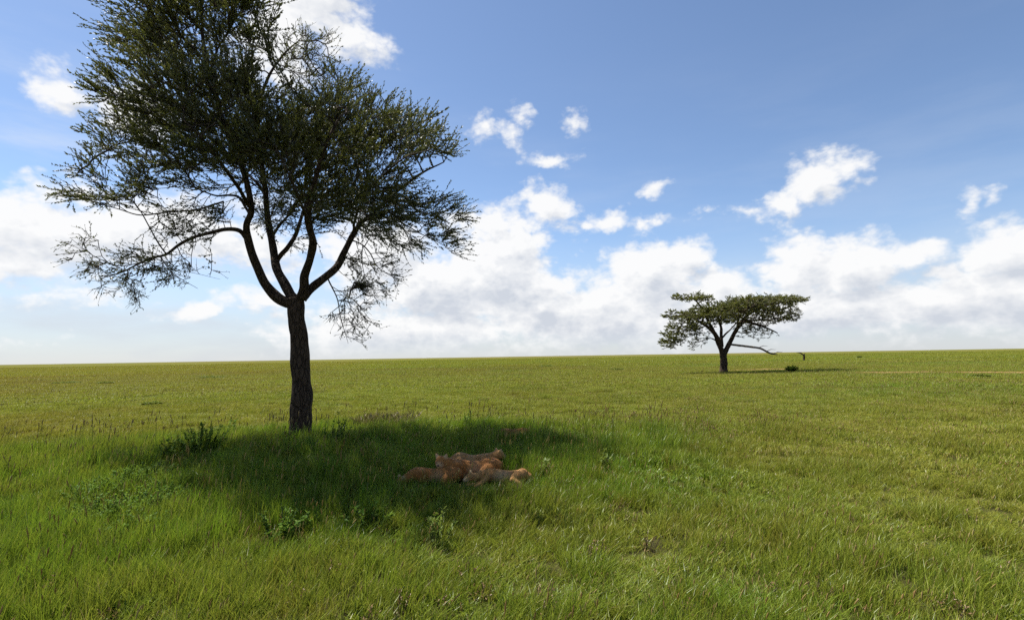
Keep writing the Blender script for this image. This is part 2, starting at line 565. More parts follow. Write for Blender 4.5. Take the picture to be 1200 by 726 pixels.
def build_track():
    P = catmull(TRACK, 12)
    T = np.gradient(P, axis=0)
    T /= np.linalg.norm(T, axis=1)[:, None]
    N = np.stack([-T[:, 1], T[:, 0]], 1)
    rows = []
    for s in np.linspace(-1, 1, 5):
        wob = np.array([1 + .35 * mnoise.noise(Vector((p[0] * .3, p[1] * .3, s))) for p in P])
        rows.append(P + N * (s * 2.0 * wob)[:, None])
    Q = np.stack(rows, 1).reshape(-1, 2)
    Z = ground_z(Q[:, 0], Q[:, 1]) + .05
    F = [(i * 5 + j, i * 5 + j + 1, i * 5 + j + 6, i * 5 + j + 5) for i in range(len(P) - 1) for j in range(4)]
    o = obj('dirt_track', mesh_np('dirt_track', np.column_stack([Q, Z]), np.array(F), dirt))
    tag(o, 'reddish dirt track crossing the plain beyond the grass', kind='structure')
    cx, cy, rx, ry = PATCH
    ang = np.linspace(0, 2 * math.pi, 40, endpoint=False)
    V = [(cx, cy)]
    for f in (.35, .7, 1.0):
        for a in ang:
            w = f * (1 + .25 * mnoise.noise(Vector((math.cos(a) * 2, math.sin(a) * 2, 4))))
            V.append((cx + rx * w * math.cos(a), cy + ry * w * math.sin(a)))
    V = np.array(V)
    F = [(0, 1 + j, 1 + (j + 1) % 40) for j in range(40)]
    for r in range(2):
        for j in range(40):
            a, b = 1 + r * 40 + j, 1 + r * 40 + (j + 1) % 40
            F += [(a, a + 40, b + 40), (a, b + 40, b)]
    o = obj('bare_earth', mesh_np('bare_earth', np.column_stack([V, ground_z(V[:, 0], V[:, 1]) + .045]), np.array(F), dirt))
    tag(o, 'patch of bare reddish earth beside the flat topped acacia', kind='structure')


dirt = dirt_material()
build_ground()
build_track()


# ------------------------------------------------------------------ acacias
def acacia(name, label, Y0, trunk, limbs, lobes, centre, mats, step, kill, leaf, tip_r, seed, limb_names=None):
    """trunk/limbs: rows (px, py, depth offset, radius m); lobes: (px, py, rx, ry, depth, rdepth, n, leafiness)
    grown towards points strewn through the crown's volume (space colonisation)"""
    g = np.random.default_rng(seed)
    base = at(trunk[0][0], trunk[0][1], Y0)
    bx, by = base.x, base.y
    root = empty(name, (bx, by, gz(bx, by)))
    tag(root, label, 'tree', 'acacia trees on the plain')
    org = np.array([bx, by, gz(bx, by)])
    W = lambda r: [*at(r[0], r[1], Y0 + r[2]), r[3]]
    mbark, mtwig, mleaf = mats
    pos, par, rad, leafy, direc = [], [], [], [], []

    def chain(rows, n, pname, sides, parent_idx, mat):
        P = catmull([W(r) for r in rows], n)
        if pname == 'trunk':
            P[0][2] = org[2] - .25
            P[:3, 3] *= [1.3, 1.1, 1.03]
        else:                                # natural crookedness
            for i in range(2, len(P) - 1):
                P[i, :3] += [mnoise.noise(Vector(P[i, :3] * .9) + Vector((s, 0, 0))) * min(.05, P[i, 3] * 1.2) for s in (0, 40, 80)]
        mb = MB()
        tube(mb, P[:, :3] - org, P[:, 3], sides, rough=.22)
        obj(pname, mb.mesh(pname, mat), root)
        last = parent_idx
        for i, p in enumerate(P):
            if i and i % 2 and i < len(P) - 1:
                continue
            pos.append(p[:3]); par.append(last); rad.append(p[3]); leafy.append(0.0)
            direc.append(P[min(i + 1, len(P) - 1), :3] - P[max(i - 1, 0), :3])
            last = len(pos) - 1
        return last

    limbs = [[(x, y, d, w * leaf['limb']) for x, y, d, w in L] for L in limbs]
    top = chain(trunk, 6, 'trunk', 14, -1, mbark)
    for L in limbs:
        p0 = np.array(W(L[0])[:3])
        d = np.linalg.norm(np.array(pos) - p0, axis=1)
        chain(L, 5, 'limb', 9 if L[0][3] > .05 else 6, int(np.argmin(d)), mbark if L[0][3] > .05 else mtwig)
    nhand = len(pos)
    # attraction points
    A, AL = [], []
    for (px, py, rx, ry, dy, rd, n, lf) in lobes:
        c, clump = 0, leaf['clump']
        while c < n:                          # sprays of points with air between them
            q = g.uniform(-1, 1, 3)
            if (q ** 2).sum() > 1:
                continue
            m = np.array(at(px + rx * q[0], py + ry * q[1], Y0 + dy + rd * q[2]))
            if clump is not None and lf > .5:
                for _ in range(min(g.poisson(leaf['per']) + 2, n - c)):
                    A.append(m + g.normal(0, 1, 3) * clump); AL.append(lf); c += 1
            else:
                A.append(m); AL.append(lf); c += 1
    A, AL = np.array(A), np.array(AL)
    alive = np.ones(len(A), bool)
    Pn = np.array(pos)
    ok = np.array([r < 99 for r in rad])
    D = np.linalg.norm(A[:, None] - Pn[None], axis=2)
    D[:, :3] = 99
    near, nd = D.argmin(1), D.min(1)
    for it in range(90):
        idx = np.where(alive)[0]
        if not len(idx):
            break
        new = {}
        for i in idx:
            v = A[i] - Pn[near[i]]
            v /= np.linalg.norm(v) + 1e-9
            e = new.setdefault(int(near[i]), [np.zeros(3), 0.0, 0])
            e[0] += v; e[1] += AL[i]; e[2] += 1
        np_, nl = [], []
        for b, (v, lf, c) in new.items():
            d0 = np.array(direc[b]); d0 /= np.linalg.norm(d0) + 1e-9
            v = v / (np.linalg.norm(v) + 1e-9)
            if np.dot(v, d0) < -.3:
                v = v - d0 * np.dot(v, d0) * .8
            v = v + d0 * .35 + g.normal(0, .22, 3)
            v /= np.linalg.norm(v) + 1e-9
            st = step * g.uniform(.75, 1.2)
            p = Pn[b] + v * st
            pos.append(p); par.append(b); rad.append(0); leafy.append(lf / c); direc.append(v)
            np_.append(p)
        start = len(Pn)
        Pn = np.vstack([Pn, np_])
        dn = np.linalg.norm(A[idx][:, None] - np.array(np_)[None], axis=2)
        m = dn.min(1)
        better = m < nd[idx]
        near[idx[better]] = start + dn.argmin(1)[better]
        nd[idx[better]] = m[better]
        alive[idx[nd[idx] < kill]] = False
    pos = Pn
    n = len(pos)
    par = np.array(par)
    kids = np.zeros(n, int)
    acc = np.zeros(n)
    for i in range(n - 1, 0, -1):
        r = max(acc[i] ** (1 / 2.3), tip_r)
        if i >= nhand:
            rad[i] = r
        acc[par[i]] += r ** 2.3
        kids[par[i]] += 1
    rad = np.array(rad)
    crown = link(bpy.data.objects.new('crown', None), root)
    mb = MB()
    I = np.arange(nhand, n)
    ra = np.minimum(rad[par[I]], rad[I] * 1.5)
    frusta(mb, pos[par[I]] - org, pos[I] - org, ra, rad[I], 5)
    # twigs
    thin = rad < tip_r * leaf['thin']
    thin[:nhand] = False
    S, Dv, Lf = [], [], []
    cen = np.array(at(centre[0], centre[1], Y0 + centre[2]))
    for i in np.where(thin)[0]:
        k = g.poisson(leaf['twigs'] * (1.5 if kids[i] == 0 else 1.0))
        for _ in range(k):
            o = pos[i] - cen
            o /= np.linalg.norm(o) + 1e-9
            d0 = direc[i] / (np.linalg.norm(direc[i]) + 1e-9)
            v = d0 * .65 + o * leaf['out'] + np.array([0, 0, leaf['up']]) + g.normal(0, .34, 3)
            S.append(pos[i] + g.normal(0, .02, 3)); Dv.append(v / np.linalg.norm(v)); Lf.append(leafy[i])
    S, Dv, Lf = np.array(S), np.array(Dv), np.array(Lf)
    # some twigs straight off the thin hand laid limbs
    bare = np.clip(1 - Lf * 1.6, 0, 1)
    L = g.uniform(*leaf['len'], len(S)) * (1 - .5 * bare)
    Dv = Dv + g.normal(0, 1, Dv.shape) * (.45 * bare)[:, None]
    Dv[:, 2] *= leaf['flat']
    Dv /= np.linalg.norm(Dv, axis=1)[:, None]
    bend = g.normal(0, 1, (len(S), 3)) * (.16 + .5 * bare)[:, None]; bend[:, 2] += .06
    mid = S + Dv * (L * .5)[:, None]
    D2 = Dv + bend; D2 /= np.linalg.norm(D2, axis=1)[:, None]
    end = mid + D2 * (L * .5)[:, None]
    frusta(mb, S - org, mid - org, tip_r * .8, tip_r * .6, 3)
    frusta(mb, mid - org, end - org, tip_r * .6, tip_r * .25, 3)
    tw = obj('twigs', mb.mesh('twigs', mtwig), crown)
    tw['kind'] = 'stuff'
    # leaflets along the twigs
    nl = g.poisson(leaf['n'] * Lf)
    ti = np.repeat(np.arange(len(S)), nl)
    s = g.uniform(.12, 1.0, len(ti))
    c = np.where((s < .5)[:, None], S[ti] + Dv[ti] * (s * L[ti])[:, None], mid[ti] + D2[ti] * ((s - .5) * L[ti])[:, None])
    side = g.normal(0, 1, (len(ti), 3))
    side -= Dv[ti] * (side * Dv[ti]).sum(1)[:, None]
    side /= np.linalg.norm(side, axis=1)[:, None] + 1e-9
    ax = side * leaf['flare'] + Dv[ti] * .9 + np.array([0, 0, .1])
    ax /= np.linalg.norm(ax, axis=1)[:, None]
    wd = np.cross(ax, g.normal(0, 1, (len(ti), 3)))
    wd /= np.linalg.norm(wd, axis=1)[:, None] + 1e-9
    ll = g.uniform(*leaf['size'], len(ti))[:, None]
    ww = ll * leaf['wid']
    V = np.stack([c, c + ax * ll * .5 + wd * ww, c + ax * ll, c + ax * ll * .5 - wd * ww], 1) - org
    F = (np.arange(len(ti))[:, None] * 4 + np.array([[0, 1, 2, 3]]))
    tone = np.clip(g.normal(.42, .16, len(S))[ti] + g.normal(0, .14, len(ti)), 0, 1)
    mb = MB()
    mb.add(V.reshape(-1, 3), F, np.repeat(tone, 4))
    fo = obj('foliage', mb.mesh('foliage', mleaf, smooth=False), crown)
    fo['kind'] = 'stuff'
    print(name, 'nodes', n, 'twigs', len(S), 'leaves', len(ti))
    return root


near_trunk = [(353, 522, 0, .32), (352.5, 490, 0, .29), (353, 450, 0, .27), (351, 410, 0, .245), (348, 375, 0, .225), (346, 350, 0, .225)]
near_limbs = [
    # left stem and its leader
    [(344, 356, 0, .20), (325, 348, -.1, .185), (309, 330, -.3, .165), (297, 304, -.6, .15), (291, 282, -.8, .135), (289, 263, -1.0, .12),
     (295, 246, -1.1, .11), (292, 225, -1.2, .10), (284, 200, -1.3, .095), (273, 170, -1.3, .09), (258, 130, -1.4, .08), (246, 85, -1.4, .07), (238, 40, -1.4, .055), (235, -5, -1.4, .04), (226, -45, -1.3, .02)],
    # centre left stem
    [(346, 352, 0, .19), (334, 334, .2, .18), (325, 316, .5, .165), (321, 300, .8, .15), (318, 279, 1.0, .14), (313, 253, 1.2, .125), (310, 223, 1.3, .11),
     (306, 185, 1.3, .095), (302, 140, 1.2, .08), (312, 95, 1.2, .06), (332, 65, 1.2, .04), (350, 48, 1.2, .02)],
    # centre stem
    [(349, 354, 0, .19), (357, 338, -.2, .17), (358, 322, -.4, .155), (364, 302, -.7, .14), (366, 286, -1.0, .13), (363, 268, -1.3, .12), (361, 250, -1.6, .105),
     (366, 228, -1.9, .09), (372, 200, -2.2, .075), (384, 165, -2.5, .055), (400, 135, -2.6, .03)],
    # right stem
    [(354, 350, 0, .17), (366, 336, .1, .16), (383, 324, .3, .15), (396, 312, .5, .14), (406, 292, .8, .125), (414, 276, 1.0, .11), (424, 262, 1.2, .095),
     (440, 248, 1.4, .08), (462, 228, 1.6, .065), (490, 205, 1.7, .05), (520, 190, 1.7, .025)],
    # branch off the centre left stem
    [(323, 308, .7, .10), (330, 298, .8, .095), (338, 289, 1.0, .09), (347, 275, 1.4, .08), (352, 258, 1.8, .07), (358, 240, 2.3, .055), (368, 210, 2.8, .04), (390, 180, 3.1, .02)],
    [(320, 275, 1.0, .065), (333, 258, 1.2, .055), (345, 243, 1.6, .045), (352, 230, 2.2, .03)],
    # long bare limb reaching left
    [(291, 282, -.8, .085), (281, 270, -.9, .08), (264, 268, -1.0, .07), (247, 272, -1.1, .062), (228, 278, -1.2, .056), (211, 287, -1.3, .05), (195, 298, -1.4, .044),
     (178, 302, -1.4, .038), (160, 310, -1.5, .03), (142, 319, -1.6, .022), (118, 326, -1.7, .012)],
    [(195, 298, -1.4, .026), (186, 285, -1.4, .024), (176, 268, -1.3, .022), (166, 250, -1.2, .018), (158, 238, -1.2, .014), (150, 226, -1.2, .008)],
    [(262, 236, -1.2, .035), (230, 246, -1.2, .03), (198, 249, -1.2, .026), (165, 252, -1.3, .022), (140, 245, -1.4, .018), (115, 238, -1.5, .014), (93, 230, -1.5, .01), (62, 227, -1.5, .005)],
    [(130, 242, -1.4, .012), (121, 230, -1.5, .011), (110, 214, -1.6, .009), (88, 206, -1.6, .005)],
    [(178, 302, -1.4, .022), (158, 309, -1.2, .018), (137, 311, -1.0, .015), (112, 301, -1.0, .012), (96, 290, -1.0, .009), (82, 278, -1.0, .005)],
    [(188, 300, -1.4, .018), (200, 318, -1.6, .014), (214, 328, -1.7, .01), (232, 338, -1.8, .005)],
    [(200, 316, -1.6, .010), (228, 320, -1.7, .008), (258, 327, -1.8, .004)],
    [(150, 316, -1.5, .013), (148, 328, -1.5, .01), (149, 338, -1.5, .008), (156, 352, -1.5, .004)],
    [(292, 250, -1.0, .05), (281, 232, -1.1, .045), (268, 229, -1.3, .038), (252, 229, -1.6, .03), (228, 220, -1.9, .02)],
    # drooping right hand branches
    [(412, 281, 1.0, .032), (425, 287, .8, .027), (434, 297, .7, .022), (442, 312, .6, .017), (456, 322, .6, .011), (476, 331, .5, .005)],
    [(384, 326, .3, .030), (390, 338, .1, .027), (396, 352, .0, .023), (399, 370, -.1, .018), (404, 388, -.1, .012), (408, 402, -.1, .006)],
    [(396, 352, 0, .018), (412, 350, .2, .015), (424, 362, .3, .011), (438, 380, .3, .005)],
    [(425, 288, .8, .018), (424, 305, .7, .015), (428, 325, .6, .012), (440, 345, .5, .006)],
    # low right sprays
    [(440, 252, 1.4, .045), (465, 258, 1.2, .035), (490, 272, 1.0, .026), (514, 284, 1.0, .016), (545, 302, 1.0, .006)],
    [(440, 250, 1.4, .04), (470, 244, 1.8, .03), (500, 250, 2.0, .02), (528, 262, 2.0, .008)],
    [(414, 272, 1.0, .05), (418, 250, .2, .045), (430, 228, -.6, .04), (450, 205, -1.4, .032), (475, 185, -2.0, .024), (505, 175, -2.4, .012)],
    # limbs carrying the crown towards and away from the viewer
    [(295, 246, -1.1, .07), (282, 225, -2.0, .06), (262, 195, -3.0, .045), (240, 165, -3.6, .03), (215, 140, -3.9, .015)],
    [(310, 226, 1.3, .07), (292, 205, 2.2, .06), (262, 175, 3.0, .045), (225, 150, 3.6, .03), (190, 130, 3.8, .015)],
    [(363, 262, -1.4, .06), (352, 235, -2.4, .05), (338, 205, -3.3, .035), (322, 170, -3.8, .02)],
]
near_lobes = [
    # px, py, rx, ry, depth, depth radius, points, leafiness
    (213, 38, 74, 74, -1.2, 3.2, 440, 1.0),
    (255, -20, 70, 48, -1.0, 2.8, 170, 1.0),
    (193, 140, 60, 62, -.6, 3.4, 330, 1.0),
    (262, 98, 60, 62, 0, 3.6, 300, 1.0),
    (300, 168, 88, 42, -.3, 4.0, 360, 1.0),
    (388, 155, 82, 38, .2, 3.6, 340, 1.0),
    (434, 152, 72, 34, .6, 2.8, 280, 1.0),
    (488, 172, 38, 26, .8, 2.0, 100, 1.0),
    (438, 230, 68, 32, .9, 2.6, 220, .95),
    (400, 225, 80, 38, 0, 3.4, 250, .9),
    (345, 205, 70, 34, .2, 3.6, 180, .75),
    (240, 205, 66, 38, -.8, 3.0, 170, .7),
    (480, 262, 62, 28, 1.2, 2.0, 110, .6),
    (352, 60, 42, 36, 1.1, 1.4, 70, .15),
    (395, 105, 40, 26, .6, 1.8, 60, .4),
    (150, 228, 45, 20, -1.3, 1.3, 46, .5),
    (100, 224, 34, 16, -1.5, .8, 26, .5),
    (235, 258, 50, 26, -1.1, 1.5, 60, .25),
    (165, 310, 66, 22, -1.4, 1.2, 95, .2),
    (105, 300, 24, 24, -1.1, .7, 22, .10),
    (150, 335, 30, 14, -1.5, .7, 20, .06),
    (205, 325, 30, 14, -1.7, .6, 14, .06),
    (432, 315, 38, 32, .6, .9, 80, .18),
    (412, 365, 26, 34, .1, .7, 80, .12),
    (340, 250, 55, 24, .4, 2.5, 60, .3),
]
acacia('acacia_tree', 'tall open crowned acacia with forked dark trunk and bare lower branches, lions in its shade',
       TREE_Y, near_trunk, near_limbs, near_lobes, (320, 250, 0), (M_BARK, M_TWIG, M_LEAF), .26, .30,
       dict(thin=3.4, twigs=3.7, out=.75, up=.03, len=(.35, .95), n=42, size=(.045, .085), wid=.19, flare=.5, flat=.85, limb=.75, clump=np.array([.36, .36, .13]), per=15), .0085, 11)

far_trunk = [(848, 437, 0, .50), (848, 430, 0, .46), (848, 420, 0, .43), (847, 411, 0, .44)]
far_limbs = [
    [(847, 414, 0, .34), (843, 404, -.3, .32), (839.5, 394, -.8, .28), (833, 386, -1.3, .22), (823, 379, -2.0, .17), (810, 372, -2.6, .11), (796, 369, -3.0, .05)],
    [(838, 391, -.8, .20), (830, 376, -.4, .18), (824, 364, .2, .16), (819, 357, .4, .13), (814, 351, .5, .09), (806, 347, .6, .04)],
    [(846, 406, 0, .22), (845, 395, .5, .20), (845, 384, 1.0, .17), (842, 374, 1.6, .13), (838, 366, 2.4, .07)],
    [(849, 414, 0, .32), (854, 404, .2, .29), (859, 393, .4, .26), (864, 384, .4, .23), (871, 374, .4, .19), (881, 366, .4, .15), (896, 359, .2, .10), (916, 354, 0, .05)],
    [(862, 388, .4, .18), (872, 377, -.8, .16), (884, 379, -1.6, .15), (896, 383, -2.2, .12), (911, 390, -2.8, .06)],
    [(870, 375, .4, .14), (888, 375, 1.6, .12), (906, 374, 2.4, .09), (926, 368, 3.0, .04)],
    [(847, 395, .3, .12), (851, 390, 1.4, .11), (856, 386, 2.6, .09), (866, 374, 4.2, .05)],
    [(841, 400, -.3, .11), (836, 397, -.9, .08), (833, 396, -1.3, .05)],
    [(864, 384, .4, .13), (866, 372, -1.8, .11), (872, 364, -3.6, .08), (884, 358, -5.0, .04)],
    [(871, 374, .4, .12), (882, 362, 2.6, .10), (894, 356, 4.6, .05)],
    [(810, 372, -2.6, .07), (800, 378, -2.8, .06), (794, 390, -2.9, .05), (790, 404, -3.0, .02)],
]
far_lobes = [
    (815, 349, 23, 3.6, .6, 2.8, 240, 1.0), (800, 347.5, 8, 2.2, .6, 1.4, 30, 1.0),
    (832, 368, 40, 5.4, -1.2, 4.4, 480, 1.0), (808, 372, 28, 4.6, -2.2, 3.2, 240, 1.0), (850, 372, 26, 7, -1.5, 3.5, 200, 1.0), (838, 362, 22, 4, -.5, 3.4, 140, 1.0),
    (896, 352.5, 46, 4, .2, 5.6, 620, 1.0), (868, 359, 32, 6.5, .2, 5.2, 380, 1.0), (922, 350.5, 23, 3, 0, 3.6, 190, 1.0), (888, 362, 36, 6, .5, 4.8, 320, .9),
    (789, 394, 13, 15, -3.0, 1.8, 190, .9), (784, 402, 10, 8, -3.0, 1.2, 50, .8), (806, 382, 22, 6, -2.6, 2.4, 120, .9),
    (905, 370, 32, 9, 1.0, 3.2, 180, .45), (928, 365, 14, 8, 2.0, 1.5, 36, .3), (885, 391, 24, 8, -1.4, 2.0, 70, .1),
    (815, 394, 20, 13, -1.6, 1.6, 130, .2), (878, 380, 24, 9, 0, 2.6, 90, .35),
]
FAR_Y = 68.0
far_tree = acacia('acacia_tree', 'flat topped umbrella acacia with a low broken limb, standing far out on the plain',
                  FAR_Y, far_trunk, far_limbs, far_lobes, (850, 395, 0), (M_BARK, M_TWIG, M_LEAF2), .42, .36,
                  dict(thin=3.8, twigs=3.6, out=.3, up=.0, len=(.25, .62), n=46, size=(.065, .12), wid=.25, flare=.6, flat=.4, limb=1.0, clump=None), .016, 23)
mb = MB()
o_ = np.array(far_tree.location)
Pb = catmull([[*at(x, y, FAR_Y + d), r] for x, y, d, r in [(853, 403, .2, .14), (866, 404.5, .6, .15), (878, 406, 1.0, .14), (891, 408, 1.4, .13), (902, 413.5, 1.7, .12), (911, 415, 1.9, .05)]], 5)
tube(mb, Pb[:, :3] - o_, Pb[:, 3], 8, rough=.3)
for k_ in (14, 18, 22):
    p_ = Pb[k_, :3] - o_
    tube(mb, np.array([p_, p_ + [.5, -.3, .25], p_ + [1.1, -.4, .2]]), [.05, .035, .01], 5)
tag(obj('broken_limb', mb.mesh('broken_limb', M_DEAD), far_tree), 'grey broken limb jutting out sideways from the trunk')


# ------------------------------------------------------------------ lions
def fur_material(name, c1, c2, belly):
    m, k, out = new_mat(name)
    tc = k.n('ShaderNodeTexCoord').outputs['Object']
    n1 = k.n('ShaderNodeTexNoise', {'Vector': tc, 'Scale': 5.0, 'Detail': 6.0, 'Roughness': .6}).outputs['Fac']
    n2 = k.n('ShaderNodeTexNoise', {'Vector': k.v('MULTIPLY', tc, (18, 60, 60)), 'Scale': 2.0, 'Detail': 4.0}).outputs['Fac']
    c = k.mix(k.smooth(n1, .35, .65), c1, c2)
    pale = k.n('ShaderNodeAttribute', attribute_name='pale', attribute_type='GEOMETRY').outputs['Fac']
    c = k.mix(pale, c, belly)
    bmp = k.n('ShaderNodeBump', {'Height': n2, 'Strength': .5, 'Distance': .012}).outputs[0]
    b = k.n('ShaderNodeBsdfPrincipled', {'Base Color': c, 'Roughness': .75, 'Normal': bmp, 'Specular IOR Level': .2})
    k.link(b.outputs[0], out.inputs[0])
    return m


def plain_material(name, col, rough=.5):
    m, k, out = new_mat(name)
    n1 = k.n('ShaderNodeTexNoise', {'Scale': 30.0, 'Detail': 3.0}).outputs['Fac']
    c = k.mix(n1, col, tuple(v * .7 for v in col))
    b = k.n('ShaderNodeBsdfPrincipled', {'Base Color': c, 'Roughness': rough})
    k.link(b.outputs[0], out.inputs[0])
    return m


M_FUR = fur_material('lion_fur', (0.21, 0.080, 0.016), (0.28, 0.120, 0.030), (0.52, 0.38, 0.22))
M_FUR2 = fur_material('pale_lion_fur', (0.27, 0.128, 0.038), (0.34, 0.18, 0.062), (0.50, 0.38, 0.22))
M_DARK = plain_material('dark_skin', (0.02, 0.014, 0.012), .35)
M_TUFT = plain_material('tail_tuft', (0.06, 0.035, 0.022), .9)


def lion_parts(pose):
    """sphere chains (x, y, z, r) for the body; x forward, lying on z = 0"""
    C = []                       # chains
    E = []                       # ellipsoids: centre, radii
    pale, eyes, nose, tuft = [], [], None, None
    if pose in ('up', 'down'):
        C.append([(-.64, 0, .22, .16), (-.46, 0, .27, .205), (-.15, 0, .225, .20), (.12, 0, .235, .205), (.38, 0, .29, .205), (.55, 0, .29, .17)])
        for s in (-1, 1):
            C.append([(-.50, .15 * s, .26, .19), (-.30, .25 * s, .22, .15), (-.12, .30 * s, .12, .10)])       # thigh
            C.append([(-.12, .30 * s, .12, .09), (-.38, .33 * s, .06, .055), (-.22, .35 * s, .05, .05), (-.08, .35 * s, .045, .055)])   # shank, foot
            C.append([(.42, .13 * s, .33, .15), (.40, .19 * s, .18, .11), (.30, .20 * s, .09, .075)])          # shoulder, upper arm
            C.append([(.30, .20 * s, .08, .07), (.58, .19 * s, .06, .055), (.86, .17 * s, .05, .05), (.96, .16 * s, .045, .058)])
        C.append([(-.72, 0, .22, .06), (-.88, .10, .10, .035), (-.92, .34, .05, .03), (-.78, .58, .04, .025), (-.66, .68, .04, .03)])
        tuft = [(-.70, .65, .04, .03), (-.60, .74, .04, .042), (-.53, .80, .035, .02)]
        if pose == 'up':
            C.append([(.48, 0, .31, .195), (.60, 0, .37, .175), (.68, 0, .42, .155)])
            H = Vector((.76, 0, .455)); yaw = 1.0; pit = -.2
        else:
            C.append([(.50, 0, .32, .19), (.68, .02, .28, .15), (.80, .04, .22, .13)])
            H = Vector((.90, .05, .18)); yaw = .3; pit = -.25
    else:                        # flat out on one side, back on -y, legs along +y
        C.append([(-.62, 0, .16, .15), (-.45, -.02, .18, .18), (-.15, -.03, .165, .165), (.12, -.03, .18, .18), (.40, -.02, .19, .19), (.55, 0, .17, .15)])
        C.append([(-.50, .05, .24, .17), (-.38, .22, .22, .14), (-.30, .38, .18, .09)])
        C.append([(-.30, .38, .18, .08), (-.50, .52, .12, .05), (-.42, .70, .09, .045), (-.36, .78, .09, .052)])
        C.append([(-.50, .05, .10, .14), (-.42, .30, .09, .10), (-.52, .48, .06, .05), (-.66, .62, .05, .045), (-.64, .72, .05, .05)])
        C.append([(.42, .04, .26, .13), (.38, .20, .20, .09), (.46, .40, .12, .06), (.56, .60, .08, .048), (.60, .70, .07, .055)])
        C.append([(.44, .04, .12, .12), (.52, .24, .08, .07), (.66, .42, .06, .05), (.80, .50, .05, .05), (.86, .52, .05, .053)])
        C.append([(-.72, 0, .14, .06), (-.90, -.06, .06, .035), (-1.08, .08, .045, .03), (-1.28, .12, .04, .025)])
        tuft = [(-1.26, .12, .04, .028), (-1.36, .13, .04, .042), (-1.46, .15, .035, .02)]
        C.append([(.50, 0, .20, .16), (.66, .03, .17, .135), (.78, .06, .14, .12)])
        H = Vector((.86, .09, .135)); yaw = .45; pit = -.1
    # head
    Rm = Euler((0 if pose != 'side' else R(68), -pit, yaw), 'XYZ').to_matrix()
    h = lambda x, y, z: tuple(H + Rm @ Vector((x, y, z)))
    E.append((h(0, 0, 0), .15)); E.append((h(.05, 0, -.01), .128))
    for s in (-1, 1):
        E.append((h(.03, .065 * s, -.03), .068))
        C.append([(*h(-.03, .09 * s, .09), .05), (*h(-.035, .115 * s, .14), .042), (*h(-.04, .125 * s, .175), .02)])
        eyes.append(h(.15, .062 * s, .04))
    C.append([(*h(.09, 0, .0), .088), (*h(.13, 0, -.015), .078), (*h(.165, 0, -.028), .066)])
    C.append([(*h(.06, 0, -.06), .06), (*h(.14, 0, -.08), .052)])
    nose = h(.222, 0, .0)
    pale.append((h(.16, 0, -.05), .11))
    for s in (-1, 1):
        pale.append((h(-.02, .115 * s, .13), .06))
    pale.append(((0, .22 if pose == 'side' else 0, .05), .30))
    return C, E, eyes, nose, tuft, pale, Rm


def lion(loc, rz, pose, label, mat, scale=1.0):
    C, E, eyes, nose, tuft, pale, Rm = lion_parts(pose)
    bm = bmesh.new()

    def ball(p, r):
        bmesh.ops.create_icosphere(bm, subdivisions=2, radius=r, matrix=Matrix.Translation(p))
    for ch in C:
        ch = catmull(ch, 7) if len(ch) > 2 else np.array([np.array(ch[0]) * (1 - s) + np.array(ch[1]) * s for s in np.linspace(0, 1, 8)])
        for p in ch:
            ball(p[:3], max(p[3], .012))
    for p, r in E:
        ball(p, r)
    me = bpy.data.meshes.new('lion_body')
    bm.to_mesh(me)
    bm.free()
    tmp = bpy.data.objects.new('lion_tmp', me)
    COL.objects.link(tmp)
    md = tmp.modifiers.new('r', 'REMESH'); md.mode = 'VOXEL'; md.voxel_size = .018; md.use_smooth_shade = True
    md = tmp.modifiers.new('s', 'SMOOTH'); md.iterations = 5; md.factor = .5
    dg = bpy.context.evaluated_depsgraph_get()
    me2 = bpy.data.meshes.new_from_object(tmp.evaluated_get(dg))
    bpy.data.objects.remove(tmp)
    n = len(me2.vertices)
    co = np.empty(n * 3, np.float32)
    me2.vertices.foreach_get('co', co)
    co = co.reshape(-1, 3)
    pa = np.zeros(n)
    for c, r in pale:
        pa = np.maximum(pa, np.clip(1.3 - np.linalg.norm(co - np.array(c), axis=1) / r, 0, 1))
    a = me2.attributes.new('pale', 'FLOAT', 'POINT')
    a.data.foreach_set('value', (pa * .8).astype(np.float32))
    me2.materials.clear()
    me2.materials.append(mat)
    me2.polygons.foreach_set('use_smooth', np.ones(len(me2.polygons), bool))
    root = empty('lion', loc, rz)
    root.scale = (scale,) * 3
    tag(root, label, 'lion', 'lions resting in the shade')
    body = obj('body', me2, root)

    def bead(nm, p, r, sc, m):
        b = bmesh.new()
        bmesh.ops.create_icosphere(b, subdivisions=2, radius=r)
        bmesh.ops.scale(b, vec=sc, verts=b.verts)
        bmesh.ops.transform(b, matrix=Matrix.Translation(p) @ Rm.to_4x4(), verts=b.verts)
        mm = bpy.data.meshes.new(nm)
        b.to_mesh(mm)
        b.free()
        mm.materials.append(m)
        obj(nm, mm, body)
    for e in eyes:
        bead('eye', e, .014, (1, 1.2, .8), M_DARK)
    bead('nose', nose, .026, (.7, 1.2, .8), M_DARK)
    mb = MB()
    t = catmull(tuft, 4)
    tube(mb, t[:, :3], t[:, 3], 8)
    obj('tail_tuft', mb.mesh('tail_tuft', M_TUFT), root)
    return root


